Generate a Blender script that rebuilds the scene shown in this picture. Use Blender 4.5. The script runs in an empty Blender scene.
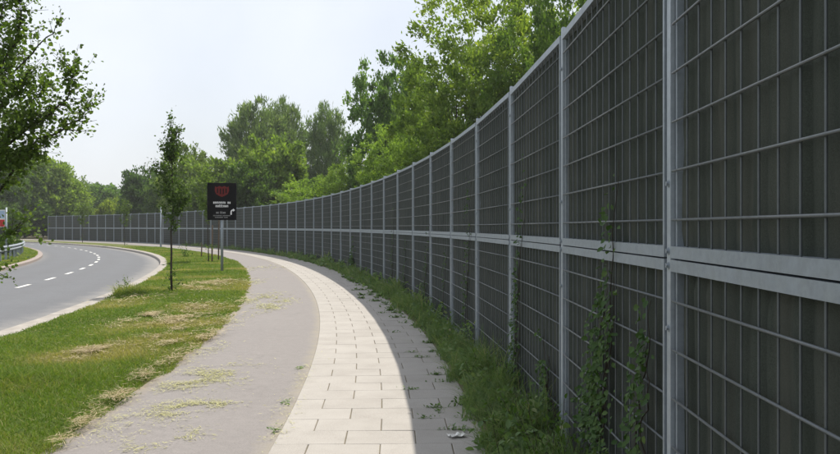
import bpy, math, random
import numpy as np
from mathutils import Vector

# ------------------------------------------------------------------ camera, sky, sun, exposure
sc = bpy.context.scene
COL = sc.collection
EYE, F = 1.62, 840.0            # eye height in metres, focal length in photograph pixels (840 wide)
cd = bpy.data.cameras.new('camera'); cam = bpy.data.objects.new('camera', cd); COL.objects.link(cam)
cam.location = (0, 0, EYE); cam.rotation_euler = (math.radians(90), 0, 0)
cd.sensor_width = 36; cd.lens = 36; cd.clip_start = 0.05; cd.clip_end = 3000
sc.camera = cam

SUN = Vector((1.0, 1.2, 3.0)).normalized()
elev, azim = math.asin(SUN.z), math.atan2(SUN.x, SUN.y)
w = bpy.data.worlds.new('World'); sc.world = w; w.use_nodes = True
nt = w.node_tree; nt.nodes.clear()
out = nt.nodes.new('ShaderNodeOutputWorld'); bg = nt.nodes.new('ShaderNodeBackground')
sky = nt.nodes.new('ShaderNodeTexSky'); sky.sky_type = 'NISHITA'; sky.sun_disc = False
sky.sun_elevation = elev; sky.sun_rotation = azim; sky.dust_density = 3.0; sky.air_density = 1.0
tc = nt.nodes.new('ShaderNodeTexCoord'); no = nt.nodes.new('ShaderNodeTexNoise')
no.inputs['Scale'].default_value = 2.2; no.inputs['Detail'].default_value = 5
mr = nt.nodes.new('ShaderNodeMapRange')
mr.inputs['From Min'].default_value = 0.3; mr.inputs['From Max'].default_value = 0.7
mr.inputs['To Min'].default_value = 0.5; mr.inputs['To Max'].default_value = 0.85
mx = nt.nodes.new('ShaderNodeMix'); mx.data_type = 'RGBA'
mx.inputs['B'].default_value = (9.0, 9.3, 9.8, 1)      # thin white summer cloud
nt.links.new(tc.outputs['Generated'], no.inputs['Vector']); nt.links.new(no.outputs['Fac'], mr.inputs['Value'])
nt.links.new(mr.outputs['Result'], mx.inputs['Factor']); nt.links.new(sky.outputs['Color'], mx.inputs['A'])
nt.links.new(mx.outputs['Result'], bg.inputs['Color']); nt.links.new(bg.outputs[0], out.inputs[0])
bg.inputs['Strength'].default_value = 0.108
sd = bpy.data.lights.new('sun', 'SUN'); sd.energy = 5.0; sd.angle = math.radians(0.6); sd.color = (1, 0.93, 0.82)
so = bpy.data.objects.new('sun', sd); COL.objects.link(so)
so.rotation_euler = (-SUN).to_track_quat('-Z', 'Y').to_euler(); so.location = (20, 30, 60)
vs = sc.view_settings; vs.view_transform = 'Standard'; vs.look = 'None'; vs.exposure = 0.2; vs.gamma = 1

# ------------------------------------------------------------------ helpers
rng = np.random.default_rng(7)
random.seed(7)
def empty(name, loc, rz=0, parent=None):
    o = bpy.data.objects.new(name, None); COL.objects.link(o); o.location = loc; o.rotation_euler = (0, 0, rz)
    o.empty_display_size = 0.2
    if parent: o.parent = parent
    return o
def tag(o, label=None, cat=None, group=None, kind=None):
    if label: o['label'] = label
    if cat: o['category'] = cat
    if group: o['group'] = group
    if kind: o['kind'] = kind
    return o
def link(name, me, parent=None, loc=(0, 0, 0), rz=0):
    o = bpy.data.objects.new(name, me); COL.objects.link(o); o.location = loc; o.rotation_euler = (0, 0, rz)
    if parent: o.parent = parent
    return o
def mesh(name, V, Fc, mat=None, smooth=False, tint=None):
    me = bpy.data.meshes.new(name)
    V = np.asarray(V, dtype=np.float32).reshape(-1, 3)
    if isinstance(Fc, np.ndarray):
        n, k = Fc.shape
        me.vertices.add(len(V)); me.vertices.foreach_set('co', V.ravel())
        me.loops.add(n * k); me.loops.foreach_set('vertex_index', Fc.astype(np.int32).ravel())
        me.polygons.add(n); me.polygons.foreach_set('loop_start', np.arange(0, n * k, k, dtype=np.int32))
        me.update(calc_edges=True)
    else:
        me.from_pydata(V.tolist(), [], Fc)
    if smooth: me.polygons.foreach_set('use_smooth', np.ones(len(me.polygons), dtype=bool))
    if mat: me.materials.append(mat)
    if tint is not None:
        a = me.attributes.new('tint', 'FLOAT', 'FACE'); a.data.foreach_set('value', np.asarray(tint, dtype=np.float32))
    me.update()
    return me
class MB:                                   # collects simple solids into one mesh
    def __init__(s): s.v = []; s.f = []
    def box(s, x0, x1, y0, y1, z0, z1, bev=0.0):
        n = len(s.v)
        if bev <= 0:
            s.v += [(x0,y0,z0),(x1,y0,z0),(x1,y1,z0),(x0,y1,z0),(x0,y0,z1),(x1,y0,z1),(x1,y1,z1),(x0,y1,z1)]
            s.f += [[n+3,n+2,n+1,n],[n+4,n+5,n+6,n+7],[n,n+1,n+5,n+4],[n+1,n+2,n+6,n+5],[n+2,n+3,n+7,n+6],[n+3,n,n+4,n+7]]
        else:                               # bevelled top edges
            b = bev
            s.v += [(x0,y0,z0),(x1,y0,z0),(x1,y1,z0),(x0,y1,z0),(x0,y0,z1-b),(x1,y0,z1-b),(x1,y1,z1-b),(x0,y1,z1-b),
                    (x0+b,y0+b,z1),(x1-b,y0+b,z1),(x1-b,y1-b,z1),(x0+b,y1-b,z1)]
            s.f += [[n+3,n+2,n+1,n],[n+8,n+9,n+10,n+11]]
            for a, c in ((0,1),(1,2),(2,3),(3,0)):
                s.f += [[n+a,n+c,n+4+c,n+4+a],[n+4+a,n+4+c,n+8+c,n+8+a]]
        return s
    def tube(s, pts, rad, k=6, cap=True):
        pts = [Vector(p) for p in pts]; n0 = len(s.v)
        if not hasattr(rad, '__len__'): rad = [rad] * len(pts)
        for i, p in enumerate(pts):
            d = (pts[min(i+1, len(pts)-1)] - pts[max(i-1, 0)]).normalized()
            u = d.cross(Vector((0.31, 0.94, 0.12))).normalized(); v = d.cross(u)
            for j in range(k):
                a = 2 * math.pi * j / k
                s.v.append(tuple(p + (u * math.cos(a) + v * math.sin(a)) * rad[i]))
        for i in range(len(pts) - 1):
            for j in range(k):
                a, b = n0 + i*k + j, n0 + i*k + (j+1) % k
                s.f.append([a, b, b + k, a + k])
        if cap:
            s.f.append([n0 + j for j in range(k)][::-1]); m = n0 + (len(pts)-1)*k; s.f.append([m + j for j in range(k)])
        return s
    def prism(s, poly, y0, y1):              # polygon in local xz extruded along y
        n = len(s.v); m = len(poly)
        s.v += [(x, y0, z) for x, z in poly] + [(x, y1, z) for x, z in poly]
        s.f += [[n + i for i in range(m)][::-1], [n + m + i for i in range(m)]]
        for i in range(m): s.f.append([n+i, n+(i+1) % m, n+m+(i+1) % m, n+m+i])
        return s
    def mesh(s, name, mat, smooth=False): return mesh(name, s.v, s.f, mat, smooth)

# ------------------------------------------------------------------ the line of the noise barrier: everything runs parallel to it
L = 2.5186                                  # bay length
KN = np.array([-3, 8, 16, 24, 34, 47, 60, 75.]); KV = np.array([.1551, .0484, .0836, .05305, .07496, .0322, .05, .05]) / 10
DS = 0.1
def _march():
    s = np.arange(-14, 190, DS); k = np.interp(s / L - 1, KN, KV)
    i0 = int(round(14 / DS))
    th = np.concatenate([[0], np.cumsum(k[:-1] * DS)]); th += -0.008 - th[i0]
    x = np.concatenate([[0], np.cumsum(-np.sin(th[:-1]) * DS)]); y = np.concatenate([[0], np.cumsum(np.cos(th[:-1]) * DS)])
    return s, x - x[i0] + 1.083, y - y[i0] + 3.495, th
_S, _X, _Y, _T = _march()
def at(s, o=0.0, z=0.0):                    # s metres along, o metres left of the barrier
    x, y, t = np.interp(s, _S, _X), np.interp(s, _S, _Y), np.interp(s, _S, _T)
    return np.stack([x - np.cos(t) * o, y - np.sin(t) * o, z + 0 * x], -1)
def head(s): return float(np.interp(s, _S, _T))
def gp(px, py, z=0.0):                      # photograph pixel -> point on the ground
    d = F * (EYE - z) / (py - 227.0)
    return Vector(((px - 420) / F * d, d, z))
def pp(px, py, d):                          # photograph pixel at a known distance
    return Vector(((px - 420) / F * d, d, EYE + (227 - py) / F * d))
def so_of(p):                               # nearest (s, o) of a ground point
    d2 = (_X - p[0])**2 + (_Y - p[1])**2; i = int(np.argmin(d2))
    o = -(math.cos(_T[i]) * (p[0]-_X[i]) + math.sin(_T[i]) * (p[1]-_Y[i]))
    return float(_S[i]), o
def fence_s(px, o=0.07):                    # where a photograph column meets the barrier
    ss = np.arange(0.0, 115, 0.02); P = at(ss, o)
    return float(ss[np.argmin(np.abs(420 + F * P[:, 0] / P[:, 1] - px))])
def ribbon(name, s0, s1, ds, offs, zs, mat):
    ss = np.arange(s0, s1 + 1e-6, ds); m = len(offs)
    V = np.stack([at(ss, o, z) for o, z in zip(offs, zs)], 1).reshape(-1, 3)
    i = np.arange(len(ss) - 1)[:, None] * m + np.arange(m - 1)[None, :]
    i = i.ravel(); Fc = np.stack([i, i + m, i + m + 1, i + 1], 1)   # offs run to the left
    me = mesh(name, V, Fc[:, ::-1] if False else Fc[:, [0, 3, 2, 1]], mat)
    a = me.attributes.new('off', 'FLOAT', 'POINT'); a.data.foreach_set('value', np.tile(np.array(offs, dtype=np.float32), len(ss)))
    me.update(); me.flip_normals() if me.polygons[0].normal.z < 0 else None
    return link(name, me)

# ------------------------------------------------------------------ materials
def mat(name, rough=0.8, spec=0.3, metal=0.0):
    m = bpy.data.materials.new(name); m.use_nodes = True; n = m.node_tree
    b = n.nodes['Principled BSDF']; b.inputs['Roughness'].default_value = rough
    b.inputs['Specular IOR Level'].default_value = spec; b.inputs['Metallic'].default_value = metal
    return m, n, b
def noise(n, scale, detail=4, rough=0.6, coord='Object', dim=None):
    t = n.nodes.new('ShaderNodeTexCoord'); x = n.nodes.new('ShaderNodeTexNoise')
    x.inputs['Scale'].default_value = scale; x.inputs['Detail'].default_value = detail; x.inputs['Roughness'].default_value = rough
    n.links.new(t.outputs[coord], x.inputs['Vector']); return x.outputs['Fac']
def ramp(n, fac, stops):
    r = n.nodes.new('ShaderNodeValToRGB'); e = r.color_ramp.elements
    while len(e) < len(stops): e.new(0.5)
    for q, (p, c) in zip(e, stops): q.position = p; q.color = (*c, 1)
    n.links.new(fac, r.inputs['Fac']); return r.outputs['Color']
def mixc(n, fac, a, b, mode='MIX'):
    x = n.nodes.new('ShaderNodeMix'); x.data_type = 'RGBA'; x.blend_type = mode
    for v, k in ((fac, 'Factor'), (a, 'A'), (b, 'B')):
        if isinstance(v, (int, float)): x.inputs[k].default_value = v
        elif isinstance(v, tuple): x.inputs[k].default_value = (*v, 1)
        else: n.links.new(v, x.inputs[k])
    return x.outputs['Result']
def bump(n, b, fac, strength, dist):
    u = n.nodes.new('ShaderNodeBump'); u.inputs['Strength'].default_value = strength; u.inputs['Distance'].default_value = dist
    n.links.new(fac, u.inputs['Height']); n.links.new(u.outputs['Normal'], b.inputs['Normal'])
def maprange(n, v, a, b, c=0.0, d=1.0):
    r = n.nodes.new('ShaderNodeMapRange'); n.links.new(v, r.inputs['Value'])
    for k, q in (('From Min', a), ('From Max', b), ('To Min', c), ('To Max', d)): r.inputs[k].default_value = q
    return r.outputs['Result']
def attr(n, name):
    a = n.nodes.new('ShaderNodeAttribute'); a.attribute_name = name; return a.outputs['Fac']
def plain(name, c, rough=0.7, spec=0.3, metal=0.0, var=0.12, scale=6):
    m, n, b = mat(name, rough, spec, metal)
    lo = tuple(v * (1 - var) for v in c); hi = tuple(min(1, v * (1 + var)) for v in c)
    n.links.new(ramp(n, noise(n, scale), [(0.3, lo), (0.7, hi)]), b.inputs['Base Color']); return m

def m_asphalt(name, dark, light, edge=None, spots=0.35):
    m, n, b = mat(name, 0.85, 0.35)
    fine = noise(n, 260, 3, 0.8); big = noise(n, 0.55, 6, 0.62); mid = noise(n, 9, 5, 0.7)
    c = ramp(n, big, [(0.3, dark), (0.7, light)])
    c = mixc(n, 0.5, c, ramp(n, mid, [(0.3, tuple(v*0.8 for v in dark)), (0.7, tuple(v*1.15 for v in light))]))
    c = mixc(n, spots, c, ramp(n, fine, [(0.32, tuple(v*0.35 for v in dark)), (0.52, light), (0.75, tuple(min(1, v*1.6) for v in light))]))
    c = mixc(n, 0.3, c, ramp(n, noise(n, 70, 4, 0.8), [(0.35, tuple(v*0.55 for v in dark)), (0.5, light), (0.68, tuple(min(1, v*1.4) for v in light))]))
    st = noise(n, 2.3, 7, 0.72); c = mixc(n, maprange(n, st, 0.56, 0.72, 0.0, 0.35), c, tuple(v*0.6 for v in dark))
    if edge: c = edge(n, c)
    n.links.new(c, b.inputs['Base Color']); bump(n, b, fine, 0.5, 0.004); return m
def road_edge(n, c):
    o = attr(n, 'off'); j = noise(n, 1.6, 5)
    oo = n.nodes.new('ShaderNodeMath'); oo.operation = 'MULTIPLY_ADD'; n.links.new(j, oo.inputs[0]); oo.inputs[1].default_value = 0.9
    n.links.new(o, oo.inputs[2])
    near = maprange(n, oo.outputs[0], 7.5, 8.35, 0.75, 0.0)
    far = maprange(n, oo.outputs[0], 13.0, 13.9, 0.0, 0.6)
    c = mixc(n, near, c, (0.27, 0.255, 0.235)); c = mixc(n, far, c, (0.25, 0.24, 0.22))
    # polished wheel tracks
    for cen in (8.2, 9.6, 11.3, 12.7):
        d = n.nodes.new('ShaderNodeMath'); d.operation = 'SUBTRACT'; n.links.new(oo.outputs[0], d.inputs[0]); d.inputs[1].default_value = cen + 0.3
        a = n.nodes.new('ShaderNodeMath'); a.operation = 'ABSOLUTE'; n.links.new(d.outputs[0], a.inputs[0])
        c = mixc(n, maprange(n, a.outputs[0], 0.1, 0.5, 0.22, 0.0), c, (0.1, 0.102, 0.108))
    return c
def path_edge(n, c):
    o = attr(n, 'off'); j = noise(n, 4.5, 5)
    oo = n.nodes.new('ShaderNodeMath'); oo.operation = 'MULTIPLY_ADD'; n.links.new(j, oo.inputs[0]); oo.inputs[1].default_value = 0.35
    n.links.new(o, oo.inputs[2])
    c = mixc(n, maprange(n, oo.outputs[0], 3.8, 4.02, 0.0, 0.7), c, (0.24, 0.2, 0.13))
    c = mixc(n, maprange(n, oo.outputs[0], 2.31, 2.47, 0.5, 0.0), c, (0.3, 0.27, 0.2)); return c
M = {}
M['road'] = m_asphalt('road_asphalt', (0.096, 0.102, 0.113), (0.13, 0.136, 0.147), road_edge, 0.2)
M['path'] = m_asphalt('path_asphalt', (0.178, 0.167, 0.163), (0.226, 0.211, 0.205), path_edge, 0.22)

def m_soil(name, a, b_, c_, s1=0.9, s2=14):
    m, n, b = mat(name, 0.95, 0.1)
    c = ramp(n, noise(n, s1, 6, 0.65), [(0.35, a), (0.55, b_), (0.72, c_)])
    c = mixc(n, 0.5, c, ramp(n, noise(n, s2, 6, 0.75), [(0.3, tuple(v*0.55 for v in a)), (0.6, b_), (0.8, c_)]))
    n.links.new(c, b.inputs['Base Color']); bump(n, b, noise(n, 22, 5, 0.7), 0.8, 0.03); return m
M['turf'] = m_soil('turf', (0.075, 0.115, 0.024), (0.125, 0.135, 0.045), (0.22, 0.18, 0.1), 1.4, 26)
M['ground'] = m_soil('meadow', (0.04, 0.07, 0.018), (0.06, 0.09, 0.025), (0.1, 0.1, 0.045), 0.12, 3)
M['soil'] = m_soil('soil', (0.05, 0.055, 0.028), (0.075, 0.065, 0.04), (0.12, 0.1, 0.065), 2, 20)

def m_slab():
    m, n, b = mat('concrete_slab', 0.88, 0.25)
    oi = n.nodes.new('ShaderNodeObjectInfo')
    c = ramp(n, oi.outputs['Random'], [(0.0, (0.30, 0.285, 0.266)), (0.5, (0.345, 0.33, 0.31)), (1.0, (0.39, 0.375, 0.355))])
    g = n.nodes.new('ShaderNodeNewGeometry')
    x = n.nodes.new('ShaderNodeTexNoise'); x.inputs['Scale'].default_value = 2.2; x.inputs['Detail'].default_value = 7; x.inputs['Roughness'].default_value = 0.7
    n.links.new(g.outputs['Position'], x.inputs['Vector'])
    c = mixc(n, 0.55, c, ramp(n, x.outputs['Fac'], [(0.28, (0.22, 0.205, 0.185)), (0.5, (0.335, 0.318, 0.295)), (0.72, (0.42, 0.402, 0.378))]))
    y = n.nodes.new('ShaderNodeTexNoise'); y.inputs['Scale'].default_value = 150; y.inputs['Detail'].default_value = 2
    n.links.new(g.outputs['Position'], y.inputs['Vector'])
    c = mixc(n, 0.4, c, ramp(n, y.outputs['Fac'], [(0.3, (0.17, 0.155, 0.135)), (0.5, (0.345, 0.33, 0.31)), (0.7, (0.46, 0.43, 0.39))]))
    n.links.new(c, b.inputs['Base Color']); bump(n, b, y.outputs['Fac'], 0.4, 0.003); return m
M['slab'] = m_slab()
M['joint'] = m_soil('joint_sand', (0.13, 0.115, 0.08), (0.2, 0.175, 0.125), (0.26, 0.23, 0.18), 3, 30)
M['kerb'] = plain('kerb_concrete', (0.3, 0.28, 0.255), 0.9, 0.2, 0, 0.2, 3)
M['kerb_pink'] = plain('kerb_concrete_warm', (0.28, 0.24, 0.22), 0.9, 0.2, 0, 0.18, 3)
M['paint'] = plain('road_paint', (0.6, 0.6, 0.58), 0.7, 0.3, 0, 0.22, 9)
def m_galv(name, c, scale):
    m, n, b = mat(name, 0.48, 0.5, 0.35)
    k = ramp(n, noise(n, scale, 4, 0.7), [(0.3, tuple(v*0.82 for v in c)), (0.7, tuple(v*1.12 for v in c))])
    k = mixc(n, 0.3, k, ramp(n, noise(n, 1.2, 5, 0.7), [(0.35, tuple(v*0.7 for v in c)), (0.65, tuple(v*1.15 for v in c))]))
    n.links.new(k, b.inputs['Base Color']); n.links.new(maprange(n, noise(n, 14), 0.3, 0.7, 0.4, 0.6), b.inputs['Roughness']); return m
M['galv'] = m_galv('galvanised_steel', (0.28, 0.32, 0.36), 30)
M['galv_post'] = m_galv('galvanised_post', (0.37, 0.415, 0.455), 22)
M['wire'] = m_galv('galvanised_wire', (0.12, 0.135, 0.145), 30)
M['dark'] = plain('dark_trim', (0.02, 0.02, 0.02), 0.9)  # near-black colour of the sign's edge trim
def m_fabric():
    m, n, b = mat('absorber_fabric', 0.95, 0.1)
    c = ramp(n, noise(n, 1.6, 6, 0.7), [(0.3, (0.036, 0.044, 0.037)), (0.55, (0.048, 0.057, 0.048)), (0.75, (0.068, 0.075, 0.062))])
    c = mixc(n, 0.5, c, ramp(n, noise(n, 240, 2, 0.6), [(0.3, (0.025, 0.03, 0.025)), (0.7, (0.078, 0.09, 0.078))]))
    t = n.nodes.new('ShaderNodeTexCoord'); mp = n.nodes.new('ShaderNodeMapping'); mp.inputs['Scale'].default_value = (9, 9, 0.7); oi = n.nodes.new('ShaderNodeObjectInfo')
    n.links.new(t.outputs['Object'], mp.inputs['Vector']); n.links.new(oi.outputs['Random'], mp.inputs['Location'])
    st = n.nodes.new('ShaderNodeTexNoise'); st.noise_dimensions = '4D'; st.inputs['Scale'].default_value = 1.0; st.inputs['Detail'].default_value = 5; n.links.new(mp.outputs[0], st.inputs['Vector'])
    sc4 = n.nodes.new('ShaderNodeMath'); sc4.operation = 'MULTIPLY'; sc4.inputs[1].default_value = 50; n.links.new(oi.outputs['Random'], sc4.inputs[0]); n.links.new(sc4.outputs[0], st.inputs['W'])
    c = mixc(n, maprange(n, st.outputs['Fac'], 0.48, 0.75, 0.0, 0.55), c, (0.1, 0.1, 0.085)); c = mixc(n, maprange(n, st.outputs['Fac'], 0.5, 0.25, 0.0, 0.5), c, (0.02, 0.025, 0.02))
    n.links.new(c, b.inputs['Base Color']); bump(n, b, noise(n, 240, 2), 0.5, 0.003); return m
M['fabric'] = m_fabric()
M['bark'] = plain('bark', (0.075, 0.06, 0.045), 0.95, 0.1, 0, 0.35, 18)
M['bark_dark'] = plain('bark_young', (0.05, 0.042, 0.034), 0.95, 0.1, 0, 0.35, 30)
M['stake'] = plain('weathered_wood', (0.13, 0.1, 0.075), 0.9, 0.1, 0, 0.3, 20)
def m_leaf(name, lo, mid, hi, trans=0.32, objcol=True, rough=0.55, spec=0.25):
    m, n, b = mat(name, rough, spec)
    c = ramp(n, attr(n, 'tint'), [(0.0, lo), (0.5, mid), (1.0, hi)])
    if objcol:
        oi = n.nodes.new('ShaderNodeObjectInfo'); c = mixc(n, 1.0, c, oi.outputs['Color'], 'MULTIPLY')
    n.links.new(c, b.inputs['Base Color'])
    t = n.nodes.new('ShaderNodeBsdfTranslucent'); ms = n.nodes.new('ShaderNodeMixShader'); ms.inputs[0].default_value = trans
    tcx = mixc(n, 1.0, c, (1.25, 1.3, 0.6), 'MULTIPLY'); n.links.new(tcx, t.inputs['Color'])
    o = n.nodes['Material Output']; n.links.new(b.outputs[0], ms.inputs[1]); n.links.new(t.outputs[0], ms.inputs[2])
    n.links.new(ms.outputs[0], o.inputs['Surface']); return m
M['leaf'] = m_leaf('tree_leaves', (0.075, 0.125, 0.03), (0.135, 0.205, 0.046), (0.21, 0.27, 0.078), 0.5)
M['vine'] = m_leaf('vine_leaves', (0.035, 0.08, 0.022), (0.062, 0.12, 0.032), (0.11, 0.17, 0.045), 0.3)
M['blade'] = m_leaf('grass_blades', (0.085, 0.15, 0.02), (0.135, 0.213, 0.029), (0.31, 0.285, 0.11), 0.45, False)
M['tallblade'] = m_leaf('tall_grass_blades', (0.095, 0.165, 0.07), (0.165, 0.25, 0.1), (0.32, 0.33, 0.18), 0.44, False)
M['straw'] = m_leaf('straw', (0.27, 0.2, 0.11), (0.38, 0.31, 0.18), (0.46, 0.4, 0.26), 0.15, False)
M['clip'] = m_leaf('fresh_clippings', (0.3, 0.29, 0.12), (0.42, 0.42, 0.19), (0.5, 0.48, 0.26), 0.15, False)

# ------------------------------------------------------------------ ground, road, path, pavement
g = mesh('ground', [(-900, -300, -0.2), (900, -300, -0.2), (900, 1500, -0.2), (-900, 1500, -0.2)], [[0, 1, 2, 3]], M['ground'])
tag(link('ground', g), kind='structure')
S0, S1 = -12, 175
tag(ribbon('barrier_verge', S0, S1, 1.0, (-60, -20, -3, 0.3, 0.58), (0.0, 0.0, 0.0, 0.0, -0.012), M['soil']), kind='structure')
tag(ribbon('cycle_path', S0, S1, 0.5, (2.155, 2.5, 2.9, 3.3, 3.8), (-0.008, 0.0, 0.006, 0.0, -0.012), M['path']), kind='structure')
tag(ribbon('grass_verge', S0, S1, 0.5, (3.77, 4.2, 5.3, 6.3, 6.77), (-0.02, 0.01, 0.03, 0.02, -0.01), M['turf']), kind='structure')
tag(ribbon('road', S0, S1, 0.5, (7.13, 8, 9, 10, 11, 12, 13.06), (-0.13, -0.1, -0.08, -0.07, -0.08, -0.1, -0.13), M['road']), kind='structure')
tag(ribbon('far_verge', S0, S1, 1.0, (13.3, 15, 18, 40), (-0.01, 0.03, 0.05, 0.0), M['turf']), kind='structure')
pave = tag(ribbon('pavement', S0, S1, 0.5, (0.5, 1.4, 2.2), (-0.008, -0.008, -0.008), M['joint']), kind='structure')

# paving slabs: 60 x 41 cm in running bond, one by one near the camera
_slabs = {}
def slab_mesh(wd, v):
    k = (round(wd, 2), v)
    if k not in _slabs:
        h = wd / 2 - 0.0038; b = MB().box(-h, h, -0.2062, 0.2062, -0.06, 0.0, 0.004)
        r = random.Random(hash(k) % 999)
        if v:                                   # chipped corner
            q = list(b.v[10]); q[0] -= r.uniform(0.01, 0.05); q[1] -= r.uniform(0.01, 0.04); b.v[10] = tuple(q)
        _slabs[k] = b.mesh('slab', M['slab'])
    return _slabs[k]
ROW = 0.42; nrow = 0; count = 0
far_v, far_f = [], []
rr = random.Random(3)
s = -2.0
while s < S1 - 1:
    o, ws, wd = 0.55, [], (0.535, 0.2675)[nrow % 2]
    while o < 2.155 - 0.05:
        wd = min(wd, 2.155 - o); ws.append((o + wd / 2, wd)); o += wd; wd = 0.535
    th = head(s)
    for oc, wd in ws:
        p = at(s, oc, 0.0 + rr.uniform(-0.0015, 0.0015))
        if s > 1.5 and count < 300:
            ob = link('slab', slab_mesh(wd, 1 if rr.random() < 0.15 else 0), pave, p, th + rr.uniform(-0.004, 0.004))
            ob.rotation_euler[0] = rr.uniform(-0.004, 0.004); ob.rotation_euler[1] = rr.uniform(-0.003, 0.003); count += 1
        elif s > 1.5:
            h = wd / 2 - 0.005; n = len(far_v)
            for dx, dy, dz in ((-h,-.206,0),(h,-.206,0),(h,.206,0),(-h,.206,0)):
                far_v.append((p[0] + math.cos(th)*dx - math.sin(th)*dy, p[1] + math.sin(th)*dx + math.cos(th)*dy, p[2]))
            far_f.append([n, n+1, n+2, n+3])
    s += ROW; nrow += 1
tag(link('distant_slabs', mesh('distant_slabs', far_v, far_f, M['slab']), pave), kind='stuff')

# kerbs: stones one metre long
def kerb(name, off, wd, mt, a, b, z=0.0):
    h = tag(empty(name, at(a, off)), kind='structure'); base = h.location.copy()
    ksm = MB().box(-0.494, 0.494, -wd/2, wd/2, -0.3, 0.0, 0.02).mesh('kerb_stone', mt)
    for i in range(int(b - a)):
        p = at(a + i + 0.5, off, z + rr.uniform(-0.004, 0.004))
        link('kerb_stone', ksm, h, Vector(p) - base, head(a + i + 0.5) + math.pi/2)
kerb('kerb', 6.95, 0.36, M['kerb'], 2, 150)
kerb('inner_kerb', 13.2, 0.3, M['kerb_pink'], 10, 105)
# centre line dashes
marks = tag(empty('road_markings', at(18, 10.05)), kind='structure'); mb0 = marks.location.copy()
dash = {}
for i in range(34):
    s = 14.6 + i * 3.65
    ss = np.linspace(s, s + 1.5, 5)
    A = at(ss, 9.99, -0.062); B = at(ss, 10.12, -0.062)
    V = np.stack([A, B], 1).reshape(-1, 3) - np.array(mb0)
    Fc = [[2*j, 2*j+2, 2*j+3, 2*j+1] for j in range(4)]
    me = mesh('dash', V, Fc, M['paint']); me.flip_normals() if me.polygons[0].normal.z < 0 else None
    link('dash', me, marks)

# ------------------------------------------------------------------ the noise barrier
bar = tag(empty('noise_barrier', at(0, 0)), 'long grey steel noise barrier with dark infill panels curving along the pavement', 'barrier')
B0 = bar.location.copy()
PW, H1, H2 = 0.052, 1.487, 3.0
post_me = MB().box(-PW/2, PW/2, 0.03, 0.048, -0.2, H2 + 0.045).box(-0.012, 0.012, -0.10, 0.03, -0.2, H2 + 0.045)\
    .box(-PW/2, PW/2, -0.115, -0.10, -0.2, H2 + 0.045).mesh('post', M['galv_post'])
W = L - PW - 0.04                                  # panel width
NV = 15
def infill(hh, seed):
    r = np.random.default_rng(seed); nx, nz = NV * 6 + 7, 15
    xs = np.linspace(-W/2 + 0.008, W/2 - 0.008, nx); zs = np.linspace(0.01, hh - 0.01, nz)
    pit = (W - 0.06) / (NV + 1)
    ph = ((xs + W/2 - 0.03) / pit) % 1.0
    amp = np.repeat(r.uniform(0.006, 0.03, (nz, NV + 3)), 1, 0)
    V = []
    for j, z in enumerate(zs):
        for i, x in enumerate(xs):
            c = int(np.clip((x + W/2 - 0.03) / pit, 0, NV + 2)); a = amp[j, c] * 0.5 + 0.5 * amp[:, c].mean()
            sk = ph[i] ** (0.55 + 1.1 * ((c * 37 + seed * 13) % 10) / 10); y = 0.003 + a * math.sin(math.pi * sk) + 0.003 * math.sin(7*x + 5*z + seed)
            V.append((x, y if 0 < i < nx-1 and 0 < j < nz-1 else 0.002, z))
    Fq = [[j*nx+i, j*nx+i+1, (j+1)*nx+i+1, (j+1)*nx+i][::-1] for j in range(nz-1) for i in range(nx-1)]
    n = len(V); x0, x1, z0, z1 = xs[0], xs[-1], zs[0], zs[-1]
    V += [(x0, 0.0, z0), (x1, 0.0, z0), (x1, 0.0, z1), (x0, 0.0, z1), (x0, -0.09, z0), (x1, -0.09, z0), (x1, -0.09, z1), (x0, -0.09, z1)]
    Fq += [[n+4, n+5, n+6, n+7], [n, n+1, n+5, n+4], [n+1, n+2, n+6, n+5], [n+2, n+3, n+7, n+6], [n+3, n, n+4, n+7]]
    return mesh('infill', V, Fq, M['fabric'], True)
def frame(hh):
    b = MB(); fw = 0.022
    b.box(-W/2, W/2, -0.1, 0.054, hh - 0.048, hh); b.box(-W/2, W/2, -0.1, 0.054, 0.0, 0.048)
    b.box(-W/2, -W/2 + fw, -0.1, 0.053, 0.049, hh - 0.049); b.box(W/2 - fw, W/2, -0.1, 0.032, 0.049, hh - 0.049)
    return b.mesh('frame', M['galv'])
PIT = (W - 0.06) / (NV + 1)
vx = [-W/2 + 0.03 + PIT * (i + 1) for i in range(NV)]
def vwire(hh): return MB().tube([(0, 0, 0.047), (0, 0, hh - 0.047)], 0.0045, 6, False).mesh('vertical_wire', M['wire'], True)
hw_me = MB().tube([(-W/2 + 0.015, 0, 0), (W/2 - 0.002, 0, 0)], 0.0055, 6, True).mesh('horizontal_wire', M['wire'], True)
lev = {0: [0.13 + 0.1995 * i for i in range(7)], 1: [0.156 + 0.2005 * i for i in range(7)]}
hgt = {0: H1 + 0.011, 1: H2 - H1 - 0.008}; zb = {0: -0.012, 1: H1 + 0.006}
def grid(r):
    b = MB()
    for x in vx: b.tube([(x, 0.036, 0.047), (x, 0.036, hgt[r] - 0.047)], 0.0045, 4, False)
    for z in lev[r]: b.tube([(-W/2 + 0.015, 0.045, z), (W/2 - 0.002, 0.045, z)], 0.0055, 4, True)
    return b.mesh('wire_mesh', M['wire'])
inf = {(r, v): infill(hgt[r], 11 + v + 5 * r) for r in (0, 1) for v in range(4)}
frm = {r: frame(hgt[r]) for r in (0, 1)}; vw = {r: vwire(hgt[r]) for r in (0, 1)}; grd = {r: grid(r) for r in (0, 1)}
NB = 47
bolt_me = MB().tube([(0, 0, 0), (0, 0.004, 0)], 0.016, 10).tube([(0, 0.004, 0), (0, 0.013, 0)], 0.0105, 6).mesh('bolt', M['galv'])
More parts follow.
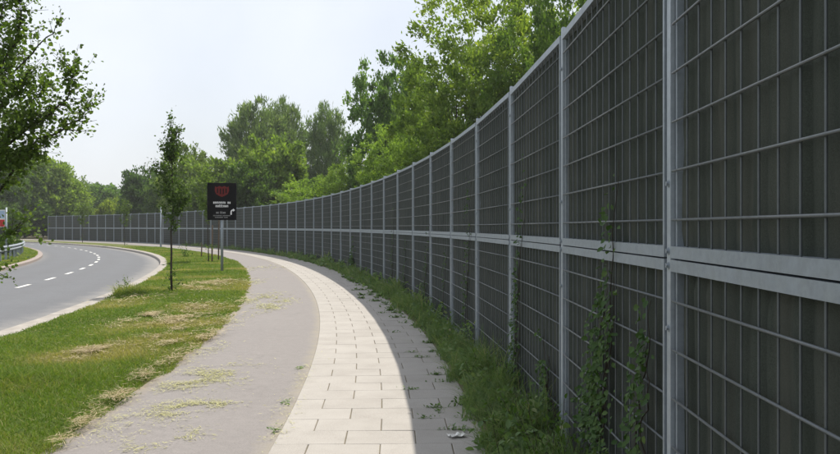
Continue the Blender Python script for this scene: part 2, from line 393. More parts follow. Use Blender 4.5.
for k in range(-3, NB + 1):
    po = link('post', post_me, bar, Vector(at(k * L)) - B0, head(k * L) + math.pi / 2)
    if -1 <= k <= 5:
        for z in (0.28, 1.2, 1.46, 1.52, 1.8, 2.75): link('bolt', bolt_me, po, (0, 0.047, z))
for k in range(-3, NB):
    a, b = Vector(at(k * L)), Vector(at((k + 1) * L)); c = (a + b) / 2; rz = math.atan2(b.y - a.y, b.x - a.x)
    for r in (0, 1):
        p = link('panel', inf[r, (k * 3 + r) % 4], bar, c - B0 + Vector((0, 0, zb[r])), rz)
        link('frame', frm[r], p)
        if -1 <= k <= 2:
            for x in vx: link('vertical_wire', vw[r], p, (x, 0.036, 0))
            for z in lev[r]: link('horizontal_wire', hw_me, p, (0, 0.045, z))
        else:
            link('wire_mesh', grd[r], p)

# ------------------------------------------------------------------ leaves and blades
def unit(v): return v / (np.linalg.norm(v, axis=1, keepdims=True) + 1e-9)
def leaves(C, D, N, ln, wd, tint, name, m, fold=0.0):
    """rhombic leaves: base C, length axis D, normal N"""
    D = unit(D); Sd = unit(np.cross(D, N)); N = np.cross(Sd, D)
    ln = np.asarray(ln)[:, None] if np.ndim(ln) else ln; wd = np.asarray(wd)[:, None] if np.ndim(wd) else wd
    mid = C + D * ln * 0.45
    V = np.stack([C, mid + Sd * wd * 0.5 + N * fold * wd, C + D * ln, mid - Sd * wd * 0.5 + N * fold * wd], 1).reshape(-1, 3)
    i = np.arange(len(C)) * 4
    return mesh(name, V, np.stack([i, i+1, i+2, i+3], 1), m, False, tint)
def leaves6(C, D, N, ln, wd, tint, name, m):
    """folded pointed leaf of two quads, for the plants close to the camera"""
    D = unit(D); Sd = unit(np.cross(D, N)); N = np.cross(Sd, D); ln = np.asarray(ln)[:, None]; wd = np.asarray(wd)[:, None]
    tip = C + D * ln - N * ln * 0.12
    a, b = C + D * ln * 0.3, C + D * ln * 0.68 - N * ln * 0.03
    V = np.stack([C, a + Sd*wd*0.5 + N*wd*.14, b + Sd*wd*0.42 + N*wd*.12, tip, b - Sd*wd*0.42 + N*wd*.12, a - Sd*wd*0.5 + N*wd*.14], 1).reshape(-1, 3)
    i = np.arange(len(C)) * 6
    Fc = np.concatenate([np.stack([i, i+1, i+2, i+3], 1), np.stack([i, i+3, i+4, i+5], 1)])
    return mesh(name, V, Fc, m, False, np.concatenate([tint, tint]))
def blades(C, h, wd, lean, ang, tint, name, m, seg=2):
    """bent tapering grass blades"""
    n = len(C); dx, dy = np.cos(ang), np.sin(ang)
    fa = rng.uniform(0, 2*np.pi, n); sx, sy = np.cos(fa) * wd * 0.5, np.sin(fa) * wd * 0.5
    rows = []
    for q in range(seg):
        t = q / seg; k = (1 - t * 0.55)
        P = C + np.stack([dx * lean * h * t**2, dy * lean * h * t**2, h * t * (1 - 0.25 * np.minimum(lean, 1.4) * t)], 1)
        O = np.stack([sx * k, sy * k, 0 * sx], 1); rows += [P - O, P + O]
    T = C + np.stack([dx * lean * h, dy * lean * h, h * (1 - 0.25 * np.minimum(lean, 1.4))], 1)
    O = np.stack([sx, sy, 0 * sx], 1) * 0.12
    rows += [T - O, T + O]; k = len(rows)
    V = np.stack(rows, 1).reshape(-1, 3); i = np.arange(n) * k
    Fc = np.concatenate([np.stack([i+2*q, i+2*q+1, i+2*q+3, i+2*q+2], 1) for q in range(seg)])
    return mesh(name, V, Fc, m, False, np.tile(tint, seg))
def vnoise(x, y, sc_, seed=0):
    r = np.random.default_rng(seed); v = 0 * x
    for _ in range(7):
        a = r.uniform(0, 2*np.pi); k = sc_ * r.uniform(0.5, 2.0); v = v + np.sin((x*np.cos(a) + y*np.sin(a)) * k + r.uniform(0, 6.28))
    return v / 7 * 1.9                                   # about -1..1
def scatter(o0, o1, s0, s1, dens, dref, fall=1.6):
    """(s, o) points, density dens per m2 at dref metres, thinning with distance"""
    S, O = [], []
    for a in np.arange(s0, s1, 1.0):
        d = max(4.0, a + 3.5); n = int(dens * (o1 - o0) * min(1.0, (dref / d)) ** fall)
        S.append(rng.uniform(a, a + 1, n)); O.append(rng.uniform(o0, o1, n))
    return np.concatenate(S), np.concatenate(O)

# mown verge between cycle path and road; dry patches where the photograph shows them
dry = [(gp(88, 356), 0.5, 0.35), (gp(130, 327), 0.5, 0.5), (gp(176, 322), 0.7, 0.35), (gp(196, 309), 0.6, 0.4), (gp(200, 290), 1.2, 0.4),
       (gp(140, 290), 1.0, 0.4), (gp(205, 283), 1.2, 0.4), (gp(120, 305), 0.8, 0.35)]
def dryness(P):
    v = 0 * P[:, 0]
    for c, a, b in dry: v = np.maximum(v, np.exp(-((P[:, 0]-c.x)/a)**2 - ((P[:, 1]-c.y)/(b*2.2))**2))
    return v
def lawn(name, o0, o1, s0, s1, dens, hmul=1.0):
    s_, o_ = scatter(o0, o1, s0, s1, dens, 7.0, 1.25)
    P = at(s_, o_, 0.0); d = np.hypot(P[:, 0], P[:, 1])
    edge = vnoise(P[:, 0], P[:, 1], 5, 4) * 0.09 + vnoise(P[:, 0], P[:, 1], 17, 14) * 0.06
    keep = ((o_ - o0) > 0.04 + edge * 0.9) & ((o1 - o_) > -0.1 + edge)
    n1 = vnoise(P[:, 0], P[:, 1], 1.1, 1); n2 = vnoise(P[:, 0], P[:, 1], 4.0, 2); dr = dryness(P)
    keep &= rng.random(len(P)) > dr * 0.4
    s_, o_, P, d, n1, n2, dr = (q[keep] for q in (s_, o_, P, d, n1, n2, dr))
    n = len(P)
    h = np.clip(0.05 + 0.018 * n1 + 0.012 * n2, 0.02, 0.14) * rng.uniform(0.6, 1.5, n) * hmul * (1 - 0.4 * dr)
    # rank clump by the left edge of the picture and round the tree stakes
    for c, a, k in ((gp(8, 385), 0.55, 2.6), (gp(188, 262), 2.0, 3.2), (gp(165, 293), 1.3, 1.8), (gp(125, 295), 0.7, 2.5), (gp(180, 256), 1.6, 2.5)):
        h *= 1 + (k - 1) * np.exp(-((P[:, 0]-c.x)**2 + (P[:, 1]-c.y)**2) / a**2)
    wd = np.maximum(0.006, d * 0.0009) * rng.uniform(0.7, 1.3, n)
    n4 = vnoise(P[:, 0], P[:, 1], 2.3, 24); tint = np.clip(0.36 + 0.2 * n1 + 0.13 * n2 + rng.normal(0, 0.17, n) + 0.6 * dr + 0.6 * np.clip(n4 - 0.1, 0, 1) + 0.5 * np.clip(0.25 - (o_ - o0), 0, 0.25), 0, 1)
    tint = np.where(rng.random(n) < 0.07, rng.uniform(0.75, 1, n), tint)
    P = P.copy(); P[:, 2] = np.interp(o_, [3.77, 4.2, 5.3, 6.3, 6.77, 13.3, 15, 18, 40], [-0.02, 0.01, 0.03, 0.02, -0.01, -0.01, 0.03, 0.05, 0.0]) - 0.004
    me = blades(P, h, wd, rng.uniform(0.2, 1.5, n), rng.uniform(0, 6.28, n), tint, name, M['blade'], 2)
    return link(name, me)
tag(lawn('mown_grass', 3.70, 6.8, 2.5, 70, 5200), 'short mown green grass on the verge between cycle path and road', 'grass', kind='stuff')
tag(lawn('far_verge_grass', 13.3, 19, 22, 75, 3600, 1.3), 'mown grass inside the bend beside the guardrail', 'grass', kind='stuff')

# unmown strip at the foot of the barrier
s_, o_ = scatter(0.1, 0.8, 0.8, 75, 3600, 6.0, 1.5)
P = at(s_, o_, 0.0); d = P[:, 1]; n = len(P)
n1 = vnoise(P[:, 0], P[:, 1], 2.4, 8); n2 = vnoise(P[:, 0], P[:, 1], 7, 9); n3 = vnoise(P[:, 0], P[:, 1], 16, 10)
keep = (o_ < 0.53 + 0.14 * n2 + 0.08 * n1 + 0.06 * n3) & (rng.random(n) < 0.75 + 0.3 * n3 + 0.2 * n2)
s_, o_, P, d, n1, n2, n3 = (q[keep] for q in (s_, o_, P, d, n1, n2, n3)); n = len(P)
h = np.clip((0.19 + 0.13 * n1 + 0.1 * n2 + 0.05 * n3) * (1.2 - 1.1 * np.clip(o_ - 0.2, 0, 0.6)), 0.04, 0.55) * rng.uniform(0.45, 1.5, n)
th = np.interp(s_, _S, _T); ang = np.pi + th + rng.normal(0, 0.8, n) + 2.2 * n3 + 1.5 * n2
tint = np.clip(0.3 + 0.2 * n1 + 0.12 * n3 + rng.normal(0, 0.2, n), 0, 1); tint = np.where(rng.random(n) < 0.05, rng.uniform(0.8, 1, n), tint)
tag(link('tall_grass', blades(P, h, np.maximum(0.0055, d * 0.0008) * rng.uniform(0.6, 1.5, n), rng.uniform(0.1, 1.6, n), ang, tint, 'tall_grass', M['tallblade'], 3)),
    'tall unmown grass along the foot of the noise barrier', 'grass', kind='stuff')
# weed tufts in the slab joints on the shaded side
C_, h_, w_ = [], [], []
r3 = np.random.default_rng(21)
for row in range(8, 62):
    for q in range(r3.integers(0, 3)):
        o = 0.57 + abs(r3.normal(0, 0.24))
        if o > 1.15: continue
        m_ = int(r3.integers(14, 46)); s0 = -2.0 + (row + 0.5) * ROW
        if s0 < 1.8: continue
        pt = at(s0 + r3.normal(0, 0.012, m_), o + r3.normal(0, 0.045, m_), -0.01); C_.append(pt); h_.append(r3.uniform(0.02, 0.07, m_))
for px, py in ((287, 402), (275, 430), (300, 368), (439, 411)):
    c = gp(px, py); m_ = 26
    C_.append(np.array(c)[None] + np.stack([r3.normal(0, 0.025, m_), r3.normal(0, 0.05, m_), 0 * np.ones(m_) - 0.01], 1)); h_.append(r3.uniform(0.015, 0.05, m_))
C_ = np.concatenate(C_); h_ = np.concatenate(h_); n = len(C_); C_[:, 2] += h_ * rng.random(n) * 0.7
a = rng.uniform(0, 6.28, n); ln = rng.uniform(0.02, 0.045, n) * np.maximum(1, C_[:, 1] / 10)
tag(link('joint_weeds', leaves(C_, np.stack([np.cos(a), np.sin(a), rng.uniform(-0.1, 0.9, n)], 1), np.tile([[0.0, 0.0, 1.0]], (n, 1)) + rng.normal(0, 0.3, (n, 3)), ln, ln * rng.uniform(0.25, 0.7, n), rng.uniform(0.05, 0.6, n), 'joint_weeds', M['tallblade'], 0.1)),
    'small tufts of weed growing in the joints of the paving slabs', 'weeds', kind='stuff')
# broad leaved ground cover through the tall grass
s_, o_ = scatter(0.08, 0.75, 0.8, 45, 1500, 6.0, 1.5); P = at(s_, o_, 0.0)
n1 = vnoise(P[:, 0], P[:, 1], 3.5, 18); n2 = vnoise(P[:, 0], P[:, 1], 9, 19); k = (n1 + 0.6 * n2 > 0.1) & (o_ < 0.5 + 0.2 * n2)
P, n1, o_, n2 = P[k], n1[k], o_[k], n2[k]; n = len(P); P[:, 2] = rng.random(n) * np.clip(0.16 + 0.25 * n1 + 0.1 * n2, 0.04, 0.5) * (1.2 - o_)
ln = rng.uniform(0.03, 0.075, n) * np.maximum(1, P[:, 1] / 12)
tag(link('ground_cover', leaves6(P, rng.normal(0, 1, (n, 3)) + [-0.3, -0.2, 0], rng.normal(0, 0.45, (n, 3)) + [-0.2, -0.2, 0.8], ln, ln * 0.6, np.clip(rng.normal(0.35, 0.2, n), 0, 1), 'ground_cover', M['tallblade'])),
    'broad leaved weeds mixed into the tall grass by the barrier', 'weeds', kind='stuff')

# cut grass blown on to the cycle path, dry hay on the verge
def litter(name, spots, m, label, z=0.008, ln=(0.02, 0.07)):
    C = []
    for px, py, sx, sy, k in spots:
        c = gp(px, py); e = (F * EYE / (py - 227)) / F
        x = c.x + rng.normal(0, sx * e, k)
        y = c.y + rng.normal(0, sy * (F*EYE/(py-227)**2), k) + (x - c.x) * 0.15
        C.append(np.stack([x, y, z + rng.uniform(0, 0.012, k)], 1))
    C = np.concatenate(C); n = len(C)
    cl = vnoise(C[:, 0], C[:, 1], 9, 3) + 0.7 * vnoise(C[:, 0] * 0.5, C[:, 1], 22, 5); C = C[cl + rng.normal(0, 0.25, n) > -0.05]; n = len(C)
    a = rng.uniform(0, 6.28, n)
    D = np.stack([np.cos(a), np.sin(a), rng.normal(0.0, 0.12, n)], 1)
    me = leaves(C, D, np.tile([[0.05, 0.03, 1.0]], (n, 1)) + rng.normal(0, .2, (n, 3)), rng.uniform(*ln, n) * np.maximum(1, C[:, 1]/9), np.maximum(0.005, C[:, 1]*0.0007), rng.random(n), name, m)
    return tag(link(name, me), label, 'clippings', kind='stuff')
litter('grass_clippings', [(212, 376, 22, 6, 2400), (185, 384, 14, 4, 900), (185, 410, 20, 5, 2000), (210, 405, 16, 3, 700), (165, 437, 16, 4, 1300), (150, 444, 10, 4, 500),
        (272, 306, 9, 4, 1300), (262, 298, 12, 3, 700), (247, 283, 9, 2, 500), (240, 300, 10, 3, 500), (225, 325, 10, 5, 500), (120, 420, 12, 10, 500), (205, 352, 8, 6, 500),
        (170, 385, 25, 20, 400), (280, 430, 8, 20, 300), (300, 380, 6, 20, 250), (262, 268, 12, 1.5, 300)], M['clip'],
       'pale yellow grass clippings scattered over the cycle path')
litter('dry_hay', [(88, 356, 10, 4, 1400), (100, 352, 12, 4, 600), (178, 322, 12, 4, 1600), (165, 336, 8, 4, 700), (195, 309, 10, 3, 900), (150, 318, 6, 2, 400), (135, 322, 7, 6, 500), (205, 286, 15, 2, 700),
        (190, 292, 12, 2, 400), (140, 300, 14, 3, 500), (225, 283, 10, 1.2, 400), (172, 345, 6, 5, 500), (150, 377, 8, 5, 500), (115, 402, 8, 5, 500), (70, 432, 8, 5, 500), (212, 338, 5, 6, 400)] + [(px_, py_, 6, 5, 260) for px_, py_ in ((60, 446), (85, 426), (108, 409), (130, 393), (152, 378), (172, 364), (190, 351), (206, 338), (219, 324), (232, 308))], M['straw'],
       'dry straw coloured hay lying in patches on the mown verge', 0.065, (0.04, 0.12))

# ------------------------------------------------------------------ trees
def ball(n, r): 
    v = unit(r.normal(size=(n, 3))); return v
def crown_mesh(name, seed, rx, rz, zc, nclump, per, csize, ln, wd, m=None, lobes=9, upright=0.0, squash=0.75, low=-0.85):
    """crown of leaf clumps filling a lobed ellipsoid, biased to its surface"""
    r = np.random.default_rng(seed)
    lob = unit(r.normal(size=(lobes, 3)) + [0, 0, 0.3]); amp = r.uniform(0.15, 0.42, lobes)
    U = ball(nclump * 2, r); U = U[U[:, 2] > low][:nclump]; nclump = len(U)
    rad = 0.66 + (amp[None] * np.exp(-((1 - U @ lob.T) / 0.16))).sum(1)
    rad = np.minimum(rad, 1.15)
    q = r.random(nclump) ** 0.42
    Cc = U * (rad * q)[:, None] * [rx, rx, rz] + [0, 0, zc]
    cs = csize * r.uniform(0.6, 1.4, nclump)
    n = nclump * per
    idx = np.repeat(np.arange(nclump), per)
    off = r.normal(size=(n, 3)) * 0.5; off *= cs[idx][:, None]; off[:, 2] *= squash
    P = Cc[idx] + off
    outd = unit(U[idx] + r.normal(size=(n, 3)) * 0.8 + [0, 0, upright])
    N = unit(r.normal(size=(n, 3)) * 0.75 + [0, 0, 0.8] + 0.4 * U[idx])
    tint = np.clip(0.42 + r.normal(0, 0.16, nclump)[idx] + r.normal(0, 0.17, n), 0, 1)
    k = r.uniform(0.65, 1.35, n)
    return leaves(P, outd, N, ln * k, wd * k, tint, name, m or M['leaf'], 0.12), Cc, cs
def trunk_mesh(name, seed, hgt_, r0, targets, m, base_branch=0.3, nb=26, lean=0.03):
    r = random.Random(seed); b = MB()
    pts = [Vector((0, 0, -0.3))]; rad = [r0 * 1.3]
    n = 9
    for i in range(n + 1):
        t = i / n; pts.append(Vector((r.uniform(-1, 1) * lean * hgt_ * t, r.uniform(-1, 1) * lean * hgt_ * t, hgt_ * t * 0.9))); rad.append(r0 * (1 - 0.85 * t))
    b.tube(pts, rad, 8)
    idx = list(range(len(targets))); r.shuffle(idx)
    for i in idx[:nb]:
        tg = Vector(targets[i]); t = min(0.92, max(base_branch, (tg.z / hgt_) * r.uniform(0.55, 0.8)))
        k = 1 + t * n; a = int(k); p0 = pts[a].lerp(pts[min(a + 1, len(pts) - 1)], k - a)
        rr0 = r0 * (1 - 0.85 * t) * 0.5; mid = p0.lerp(tg, 0.5) + Vector((r.uniform(-.1, .1), r.uniform(-.1, .1), -0.06)) * (tg - p0).length
        b.tube([p0, p0.lerp(mid, 0.5) , mid, mid.lerp(tg, 0.6), tg], [rr0, rr0 * .85, rr0 * .6, rr0 * .35, rr0 * .12], 5, False)
    return b.mesh(name, m, True)
VAR = {}
def variant(key, seed, h, rx, crown_base, nclump, per, csize, ln, wd, r0, **kw):
    zc = (h + crown_base) / 2; rz = (h - crown_base) / 2
    me, Cc, cs = crown_mesh('crown', seed, rx, rz, zc, nclump, per, csize, ln, wd, **kw)
    VAR[key] = (me, trunk_mesh('trunk', seed, h * 0.9, r0, Cc, M['bark']), h, rx)
variant('near', 1, 11, 4.3, 0.4, 500, 92, 0.38, 0.18, 0.095, 0.16, lobes=16)
variant('near2', 2, 9, 3.6, 0.6, 380, 75, 0.36, 0.19, 0.105, 0.15, lobes=12)
variant('oak', 3, 10, 4.2, 1.0, 360, 85, 0.45, 0.25, 0.15, 0.2, lobes=14)
variant('broad', 4, 10, 5.0, 0.2, 330, 65, 0.62, 0.42, 0.24, 0.2, lobes=14)
variant('broad2', 5, 10, 4.6, 0.0, 330, 60, 0.62, 0.42, 0.22, 0.2, lobes=10)
variant('willow', 6, 16, 4.4, 1.5, 420, 75, 0.6, 0.5, 0.13, 0.25, lobes=18, upright=0.9, squash=1.2)
variant('shrub', 8, 5, 2.8, -0.6, 230, 75, 0.4, 0.28, 0.14, 0.06, lobes=10, upright=0.4)
def tree(name, px, ytop, hw, d, var, col, label, group=None, cat='tree', zbase=-0.2, rz=None):
    """px, ytop, hw: centre column, top row and half width in the photograph; d: distance"""
    me, tr, h, rx = VAR[var]
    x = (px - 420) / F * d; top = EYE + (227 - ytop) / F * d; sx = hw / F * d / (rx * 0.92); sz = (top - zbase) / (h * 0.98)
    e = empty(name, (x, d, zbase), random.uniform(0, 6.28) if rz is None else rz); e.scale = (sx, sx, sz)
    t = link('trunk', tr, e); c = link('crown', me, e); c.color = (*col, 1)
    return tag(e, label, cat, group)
G_ = 'trees behind the noise barrier'
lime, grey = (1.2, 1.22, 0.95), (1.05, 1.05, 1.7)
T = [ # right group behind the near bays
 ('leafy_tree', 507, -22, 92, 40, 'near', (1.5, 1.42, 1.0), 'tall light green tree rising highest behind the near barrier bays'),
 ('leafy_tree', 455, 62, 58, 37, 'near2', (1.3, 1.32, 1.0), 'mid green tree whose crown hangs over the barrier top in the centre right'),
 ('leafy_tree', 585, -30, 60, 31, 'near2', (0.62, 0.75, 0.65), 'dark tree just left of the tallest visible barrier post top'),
 ('leafy_tree', 545, 20, 60, 36, 'near', (1.05, 1.15, 0.9), 'mid green tree standing between the tall light tree and the dark one'),
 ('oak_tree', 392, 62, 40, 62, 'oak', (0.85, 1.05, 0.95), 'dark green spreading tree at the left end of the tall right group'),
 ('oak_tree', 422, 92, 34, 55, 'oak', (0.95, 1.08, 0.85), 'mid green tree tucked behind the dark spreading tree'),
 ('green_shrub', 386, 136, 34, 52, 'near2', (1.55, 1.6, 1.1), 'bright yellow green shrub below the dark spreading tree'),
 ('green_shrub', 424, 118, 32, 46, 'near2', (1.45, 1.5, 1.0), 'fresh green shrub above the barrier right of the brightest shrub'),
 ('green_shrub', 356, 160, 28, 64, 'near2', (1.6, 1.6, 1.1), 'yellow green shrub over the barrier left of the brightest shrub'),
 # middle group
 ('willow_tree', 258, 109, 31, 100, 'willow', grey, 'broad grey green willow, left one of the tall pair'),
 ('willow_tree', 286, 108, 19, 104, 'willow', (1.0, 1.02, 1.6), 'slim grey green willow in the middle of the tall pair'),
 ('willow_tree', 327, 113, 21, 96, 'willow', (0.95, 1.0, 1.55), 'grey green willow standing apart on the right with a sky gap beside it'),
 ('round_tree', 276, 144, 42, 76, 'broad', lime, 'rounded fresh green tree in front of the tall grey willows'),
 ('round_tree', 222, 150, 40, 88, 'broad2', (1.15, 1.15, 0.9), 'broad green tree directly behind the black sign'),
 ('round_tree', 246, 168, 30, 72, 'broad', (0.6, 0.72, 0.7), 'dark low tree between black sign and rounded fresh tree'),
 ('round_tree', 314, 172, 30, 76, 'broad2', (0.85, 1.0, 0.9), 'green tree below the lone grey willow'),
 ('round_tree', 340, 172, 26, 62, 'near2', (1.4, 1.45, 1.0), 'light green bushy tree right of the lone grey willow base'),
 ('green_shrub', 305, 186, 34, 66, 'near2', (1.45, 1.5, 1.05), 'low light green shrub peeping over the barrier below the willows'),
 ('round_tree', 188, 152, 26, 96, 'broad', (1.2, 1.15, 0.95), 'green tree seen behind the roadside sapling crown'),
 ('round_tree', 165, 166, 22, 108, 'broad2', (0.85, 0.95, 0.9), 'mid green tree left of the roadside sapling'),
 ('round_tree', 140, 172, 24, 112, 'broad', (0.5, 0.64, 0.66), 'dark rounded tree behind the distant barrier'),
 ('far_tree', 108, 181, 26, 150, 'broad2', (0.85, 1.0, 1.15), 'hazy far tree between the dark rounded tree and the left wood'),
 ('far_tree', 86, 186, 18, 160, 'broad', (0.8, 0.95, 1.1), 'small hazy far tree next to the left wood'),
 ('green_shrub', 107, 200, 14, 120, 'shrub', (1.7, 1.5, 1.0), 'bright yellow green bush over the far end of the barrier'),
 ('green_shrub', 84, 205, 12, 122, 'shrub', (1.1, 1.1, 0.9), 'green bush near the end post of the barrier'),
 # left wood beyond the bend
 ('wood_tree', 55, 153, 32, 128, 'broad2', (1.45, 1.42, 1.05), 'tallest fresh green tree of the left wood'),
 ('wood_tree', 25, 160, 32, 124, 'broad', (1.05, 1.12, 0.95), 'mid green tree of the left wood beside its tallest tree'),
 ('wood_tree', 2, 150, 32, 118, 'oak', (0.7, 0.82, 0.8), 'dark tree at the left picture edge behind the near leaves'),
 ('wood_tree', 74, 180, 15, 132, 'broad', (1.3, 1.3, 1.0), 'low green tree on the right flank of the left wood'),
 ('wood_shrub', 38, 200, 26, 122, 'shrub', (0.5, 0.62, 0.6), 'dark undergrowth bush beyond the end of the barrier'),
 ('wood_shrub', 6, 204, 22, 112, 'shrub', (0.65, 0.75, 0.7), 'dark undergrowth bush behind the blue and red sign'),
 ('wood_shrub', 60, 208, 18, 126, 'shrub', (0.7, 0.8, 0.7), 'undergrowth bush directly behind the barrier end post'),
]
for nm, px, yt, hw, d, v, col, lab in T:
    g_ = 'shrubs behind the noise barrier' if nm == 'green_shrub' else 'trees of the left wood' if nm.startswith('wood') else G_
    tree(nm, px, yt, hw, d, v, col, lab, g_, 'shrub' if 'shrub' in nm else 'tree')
# far wood closing the view behind everything
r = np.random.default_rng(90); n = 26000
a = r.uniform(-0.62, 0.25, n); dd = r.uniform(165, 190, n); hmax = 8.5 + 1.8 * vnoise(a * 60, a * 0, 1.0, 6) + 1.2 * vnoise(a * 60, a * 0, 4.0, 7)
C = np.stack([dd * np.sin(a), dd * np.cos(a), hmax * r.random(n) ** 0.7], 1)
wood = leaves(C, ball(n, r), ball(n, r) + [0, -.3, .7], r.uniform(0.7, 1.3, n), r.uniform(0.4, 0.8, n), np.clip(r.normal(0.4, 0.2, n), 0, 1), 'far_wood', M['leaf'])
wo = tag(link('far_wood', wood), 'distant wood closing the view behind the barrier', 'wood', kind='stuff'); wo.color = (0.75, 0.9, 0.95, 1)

# ------------------------------------------------------------------ roadside saplings
def grow(seed, stems, leaf_l, leaf_w, per_m, spread=0.05):
    """stems: polylines with radii; leaves set along twigs; returns trunk builder and leaf arrays"""
    r = np.random.default_rng(seed); b = MB(); C, D, N, Ln, Tn = [], [], [], [], []
    for pts, r0, leafy in stems:
        pts = [Vector(p) for p in pts]; m_ = len(pts)
        b.tube(pts, [max(0.0015, r0 * (1 - 0.85 * i / (m_ - 1))) for i in range(m_)], 6 if r0 > 0.02 else 4)
        if not leafy: continue
        for i in range(m_ - 1):
            seg = pts[i+1] - pts[i]; k = max(1, int(seg.length * per_m * leafy))
            for q in range(k):
                p = pts[i] + seg * r.random(); dv = seg.normalized() * 0.35 + Vector(r.normal(size=3)) * 0.6 + Vector((0, 0, -0.12))
                C.append(tuple(p + Vector(r.normal(size=3)) * spread)); D.append(tuple(dv)); N.append(tuple(Vector((0, 0, 0.75)) + Vector(r.normal(size=3)) * 0.55))
                taper = 1 - 0.45 * (i / (m_ - 1)); Ln.append(leaf_l * r.uniform(0.6, 1.25) * taper); Tn.append(np.clip(r.normal(0.38, 0.2), 0, 1))
    Ln = np.array(Ln)
    return b, leaves6(np.array(C), np.array(D), np.array(N), Ln, Ln * leaf_w / leaf_l, np.array(Tn), 'crown', M['leaf'])
def twiggy(r, p, direction, length, segs=5, curl=0.18, up=0.08):
    pts = [Vector(p)]; d = Vector(direction).normalized()
    for _ in range(segs):
        d = (d + Vector((r.uniform(-1, 1), r.uniform(-1, 1), r.uniform(-1, 1) + up * 4)) * curl).normalized(); pts.append(pts[-1] + d * length / segs)
    return pts
def sapling(name, base, h, cw, zlow, seed, label, col, nb=34, suckers=10, leaf=0.085, dens=46, grp='saplings planted along the verge'):
    r = random.Random(seed); stems = []
    tp = [Vector((0, 0, -0.1))] + [Vector((r.uniform(-1, 1) * 0.03, r.uniform(-1, 1) * 0.03, h * 0.97 * i / 8)) for i in range(1, 9)]
    stems.append((tp, 0.032 * h / 4.2, 0))
    for i in range(nb):
        t = r.random() ** 0.85; z = zlow + (h * 0.93 - zlow) * t
        prof = (0.45 + 0.75 * math.sin(math.pi * min(1, 0.18 + 0.8 * t))) * cw * r.uniform(0.55, 1.15)
        a = r.uniform(0, 6.28); k = min(7, int(z / (h * 0.97) * 8)); p0 = Vector((tp[k + 1].x, tp[k + 1].y, z))
        pts = twiggy(r, p0, (math.cos(a), math.sin(a), r.uniform(0.7, 1.6)), prof * 1.35, 5)
        stems.append((pts, 0.009, 1.0))
        for q in range(3):
            j = r.randrange(1, 5); a2 = a + r.uniform(-1.4, 1.4)
            stems.append((twiggy(r, pts[j], (math.cos(a2), math.sin(a2), r.uniform(0.1, 1.0)), prof * r.uniform(0.35, 0.7), 3), 0.004, 1.3))
    stems.append((twiggy(r, tp[-1], (0.05, 0, 1), 0.35, 4, 0.1), 0.006, 1.2))
    for i in range(suckers):
        a = r.uniform(0, 6.28); z = r.uniform(0.05, 0.75)
        stems.append((twiggy(r, (0, 0, z), (math.cos(a), math.sin(a), r.uniform(0.0, 0.9)), r.uniform(0.15, 0.38), 3), 0.004, 0.7))
    b, cr = grow(seed, stems, leaf, leaf * 0.62, dens)
    e = empty(name, base); link('trunk', b.mesh('trunk', M['bark_dark'], True), e); c = link('crown', cr, e); c.color = (*col, 1)
    return tag(e, label, 'sapling', grp)
sapling('sapling', gp(172, 294), 4.25, 0.46, 1.35, 4, 'thin young tree alone on the grass verge with shoots at its foot', (0.5, 0.58, 0.55), nb=46, dens=52)
sapling('sapling', gp(208.5, 263), 4.1, 0.65, 1.7, 9, 'young tree behind the black sign tied between wooden stakes', (0.9, 0.95, 0.8), nb=36, suckers=4, leaf=0.11, dens=30)
for (px, s_d, lab, sd_) in ((124, 72, 'distant small tree in front of the far barrier by the grey pole', 12), (82, 92, 'most distant small tree near the end of the barrier', 14)):
    sx_ = (px - 420) / F; best = min(np.arange(40, 115, 0.5), key=lambda q: abs(at(q, 5.3)[0] / at(q, 5.3)[1] - sx_)); p = at(best, 5.3)
    sapling('sapling', p, 4.0, 0.7, 1.5, sd_, lab, (0.7, 0.75, 0.7), nb=26, suckers=2, leaf=0.17, dens=14)
for px, py, hh, lab in ((201.5, 257.5, 0.75, 'short wooden stake left of the staked young tree'), (212, 263, 1.7, 'wooden stake right against the staked young tree'), (218.5, 262, 2.1, 'tall wooden stake just left of the black sign pole')):
    b = MB(); q = 0.035
    b.tube([(0, 0, -0.2), (0.005, 0, hh * 0.5), (0.015, 0.01, hh - 0.03), (0.016, 0.01, hh)], [q, q * 0.97, q * 0.93, q * 0.7], 8)
    tag(link('tree_stake', b.mesh('tree_stake', M['stake'], True), None, gp(px, py)), lab, 'stake', 'stakes at the young tree')

# the near tree at the left edge, limbs traced by their direction at their own distance
TB = Vector((-4.95, 8.9, 0.0)); r = random.Random(17); stems = []
tp = [TB + Vector(v) for v in ((0, 0, -0.1), (0.02, 0, 0.8), (-0.03, 0.05, 1.6), (0.02, 0.02, 2.4), (0.05, 0, 3.2), (0.0, 0.05, 4.0), (0.05, 0, 4.8), (0.1, 0.05, 5.4))]
stems.append((tp, 0.055, 0))
def limb(z, ends, r0, d=None, leafy=0.8, side=4):
    p0 = Vector((tp[0].x, tp[0].y, z)); pts = [p0] + [pp(px, py, dd) for px, py, dd in ends]
    fine = []
    for i in range(len(pts) - 1):
        for q in range(3): fine.append(pts[i].lerp(pts[i+1], q / 3) + Vector((r.uniform(-1, 1), r.uniform(-1, 1), r.uniform(-1, 1))) * 0.015)
    fine.append(pts[-1]); stems.append((fine, r0, leafy))
    for i in range(2, len(fine) - 1):
        for q in range(side):
            dv = (fine[i+1] - fine[i]).normalized() * 0.6 + Vector((r.uniform(-1, 1), r.uniform(-1, 1), r.uniform(-0.6, 0.9)))
            stems.append((twiggy(r, fine[i], dv, r.uniform(0.15, 0.4), 3), 0.004, 1.3))
limb(2.9, [(-20, 110, 8.8), (10, 78, 8.7), (32, 52, 8.6), (52, 32, 8.5), (66, 18, 8.45)], 0.018, leafy=0.8, side=1)
limb(2.0, [(-10, 165, 8.7), (18, 135, 8.5), (45, 118, 8.4), (66, 98, 8.35), (72, 76, 8.3), (74, 70, 8.3)], 0.02, side=3)
